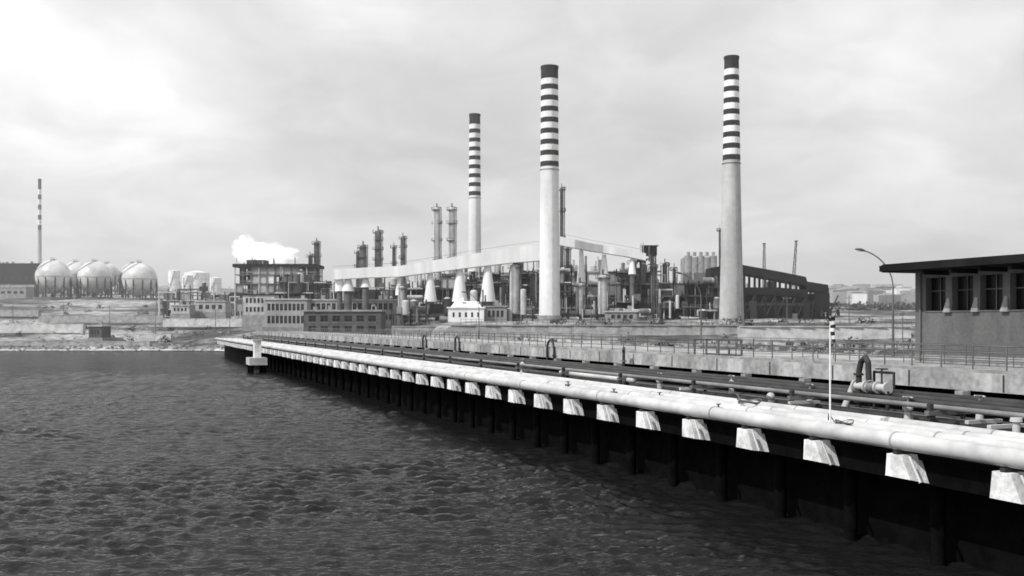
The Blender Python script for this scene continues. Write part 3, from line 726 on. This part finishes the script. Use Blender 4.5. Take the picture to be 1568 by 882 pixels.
ret_wall(190,262,352,350,513,1.2,'conclt')
ret_wall(60,250,430,425,484,1.8,'conc')
ret_wall(250,372,400,395,489,2.0,'conclt')
ret_wall(-40,60,470,470,474,2.2,'conc')
ret_wall(-100,230,338,334,524,1.0,'conc')
pbuild('shed',136,156,517,500,352,8,'brickd','roofl',[(.3,.7)],3)
pbuild('shed',262,290,480,468,420,8,'conclt','roofl',[(.3,.7)],4)
pbuild('shed',300,345,478,462,430,8,'conclt','roofl',[(.3,.7)],4)
pbuild('warehouse',-30,58,436,404,700,22,'hull','roofd',[(.2,.4)],8)
pbuild('warehouse',-40,40,452,440,620,15,'conc','roofl',[(.2,.5)],8)

def scatter_rocks(name,n,fx,r0,r1,k='rock'):
    m=MB()
    for i in range(n):
        X,Y=fx(); r=random.uniform(r0,r1)*random.uniform(.5,1); m.sph((X,Y,th(X,Y)+r*.15),r,k,6,4,.7,jit=.22)
    m.obj(name)
scatter_rocks('shore_rocks',420,lambda:(lambda X:(X,shore(X)+random.uniform(-1,9)))(random.uniform(-240,-78)),.3,1.0)
scatter_rocks('shore_rocks',300,lambda:(random.uniform(20,130),random.uniform(180,262)),.4,1.4)
scatter_rocks('rubble',300,lambda:(random.uniform(-230,-90),random.uniform(335,460)),.4,1.2)
m=MB(); vs=[];fs=[]; n=160
for i in range(n+1):
    X=-330+255*i/n; s0=shore(X); vs+= [(X,s0-.6+noise.noise(Vector((X*.15,0,0)))*.8,.22),(X,s0+.9+noise.noise(Vector((X*.2,5,0)))*.9,.36)]
for i in range(n): fs.append((2*i,2*i+2,2*i+3,2*i+1))
m.add(vs,fs,'white'); m.obj('surf_foam')
m=MB()
for i in range(150):
    if i<90: X,Y=random.uniform(-280,-95),random.uniform(340,560)
    else: X,Y=random.uniform(0,150),random.uniform(200,300)
    R0=random.uniform(.8,2.4); z=th(X,Y)
    m.cyl((X,Y,z-.3),(X,Y,z+R0*.6),.12,.06,'leaf',5)
    for j in range(46):
        d_=Vector((random.gauss(0,1),random.gauss(0,1),abs(random.gauss(0,.8)))).normalized()*R0*random.uniform(.5,1.1)
        c=Vector((X,Y,z+.3))+d_; e=Vector((random.uniform(-1,1),random.uniform(-1,1),random.uniform(-1,1)))*.45; f=Vector((random.uniform(-1,1),random.uniform(-1,1),random.uniform(-1,1)))*.45
        m.add([c,c+e,c+e+f,c+f],[(0,1,2,3)],'leaf')
m.obj('shrubs')
for px,Y in ((20,430),(98,440),(168,420),(238,380),(330,390),(352,350),(640,318),(905,292),(1010,300),(1205,290),(1300,300),(1382,250)):
    m=MB(); X=bx(px,Y); z=base_z(X,Y); m.cyl((X,Y,z-1),(X,Y,z+8.5),.16,.1,'steelm',6); m.box(X-1.1,X+1.1,Y-.08,Y+.08,z+7.6,z+7.75,'steelm')
    for q in(-1,0,1): m.cyl((X+q,Y,z+7.75),(X+q,Y,z+8.05),.07,.05,'steell',5)
    m.obj('utility_pole')
m=MB()
for i in range(90):
    X=-14+i*1.4; m.cyl((X,272,8.2),(X,272,10.2),.05,.05,'steelm',4)
m.cyl((-14,272,10.1),(112,272,10.1),.04,.04,'steelm',4); m.cyl((-14,272,9.2),(112,272,9.2),.04,.04,'steelm',4); m.obj('perimeter_fence')
m=MB()
for i in range(240):
    Y=random.uniform(1000,1900); px=random.uniform(1262,1430); X=bx(px,Y); z=th(X,Y); a=random.uniform(7,18); h=random.uniform(5,15)
    m.box(X,X+a,Y,Y+a,z-4,z+h,random.choice(['conclt','conc','white','brickl','brickd'])); m.box(X-.3,X+a+.3,Y-.3,Y+a+.3,z+h+.003,z+h+.8,random.choice(['roofl','brickd']))
m.obj('distant_town')
m=MB()
for i in range(160):   # low scrub belts and tree rows on the far plain
    Y=random.choice([520,640,820,1050])+random.uniform(-8,8); X=bx(random.uniform(1265,1520),Y); z=th(X,Y); r=random.uniform(1.5,3.5)
    for j in range(26):
        d_=Vector((random.gauss(0,1.3),random.gauss(0,1),abs(random.gauss(0,.6))))*r*.7; c=Vector((X,Y,z))+d_
        e=Vector((random.uniform(-1,1),random.uniform(-1,1),random.uniform(-1,1)))*1.3; f=Vector((random.uniform(-1,1),random.uniform(-1,1),random.uniform(-1,1)))*1.3
        m.add([c,c+e,c+e+f,c+f],[(0,1,2,3)],'leaf')
m.obj('distant_scrub')
m=MB(); u=pier_u(394,-2.5); 
m.box(-4.2,-1.0,u-2.4,u+2.4,1.4,2.7,'conclt',PF); m.box(-3.1,-1.9,u-.9,u+.9,2.703,5.8,'head',PF); m.box(-3.4,-1.6,u-1.1,u+1.1,5.803,6.1,'conclt',PF)
for o in(-3.7,-1.5):
    for q in(-1.8,1.8): m.cyl(PF(o,u+q,-2.5),PF(o,u+q,1.4),.35,.35,'concshade',8)
m.obj('mooring_dolphin')
# steam (emission term stands in for the multiple scattering of a dense cloud)
sm=bpy.data.materials.new('steam'); sm.use_nodes=True; nt=sm.node_tree;N=nt.nodes;L=nt.links; N.remove(N['Principled BSDF'])
pv=N.new('ShaderNodeVolumeScatter'); pv.inputs['Color'].default_value=(1,1,1,1); pv.inputs['Anisotropy'].default_value=0
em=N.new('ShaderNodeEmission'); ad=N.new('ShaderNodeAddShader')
tc=N.new('ShaderNodeTexCoord'); n=N.new('ShaderNodeTexNoise'); n.inputs['Scale'].default_value=2.4; n.inputs['Detail'].default_value=4
L.new(tc.outputs['Object'],n.inputs['Vector'])
ln=N.new('ShaderNodeVectorMath'); ln.operation='LENGTH'; L.new(tc.outputs['Object'],ln.inputs[0])
a=N.new('ShaderNodeMath'); a.operation='MULTIPLY_ADD'; L.new(ln.outputs['Value'],a.inputs[0]); a.inputs[1].default_value=-.42; L.new(n.outputs['Fac'],a.inputs[2])
r=N.new('ShaderNodeMapRange'); r.inputs['From Min'].default_value=.11; r.inputs['From Max'].default_value=.36; r.inputs['To Max'].default_value=.5
L.new(a.outputs[0],r.inputs['Value']); L.new(r.outputs[0],pv.inputs['Density'])
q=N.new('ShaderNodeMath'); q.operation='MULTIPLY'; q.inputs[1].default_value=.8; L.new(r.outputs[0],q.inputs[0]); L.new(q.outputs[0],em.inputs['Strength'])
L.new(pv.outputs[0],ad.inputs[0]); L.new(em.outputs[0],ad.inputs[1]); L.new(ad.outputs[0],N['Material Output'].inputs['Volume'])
M['steam']=sm
for px,py,sx,sz,Y in ((408,389,15,5.4,428),(376,380,6,6,428)):
    m=MB(); m.sph((0,0,0),1,'steam',24,14); o=m.obj('steam_plume'); o.location=(bx(px,Y),Y,ez(py,Y)); o.scale=(sx,4.5,sz)
# thin sea haze lying over the plant and the land behind it
hm=bpy.data.materials.new('haze'); hm.use_nodes=True; nt=hm.node_tree; nt.nodes.remove(nt.nodes['Principled BSDF'])
hv=nt.nodes.new('ShaderNodeVolumeScatter'); hv.inputs['Color'].default_value=(1,1,1,1); hv.inputs['Density'].default_value=.00036; hv.inputs['Anisotropy'].default_value=.1
nt.links.new(hv.outputs[0],nt.nodes['Material Output'].inputs['Volume']); M['haze']=hm
hm.cycles.homogeneous_volume=True
m=MB(); m.box(-2600,2600,200,2600,-6,140,'haze'); m.obj('haze')
print('faces',sum(len(o.data.polygons) for o in bpy.data.objects if o.type=='MESH'))
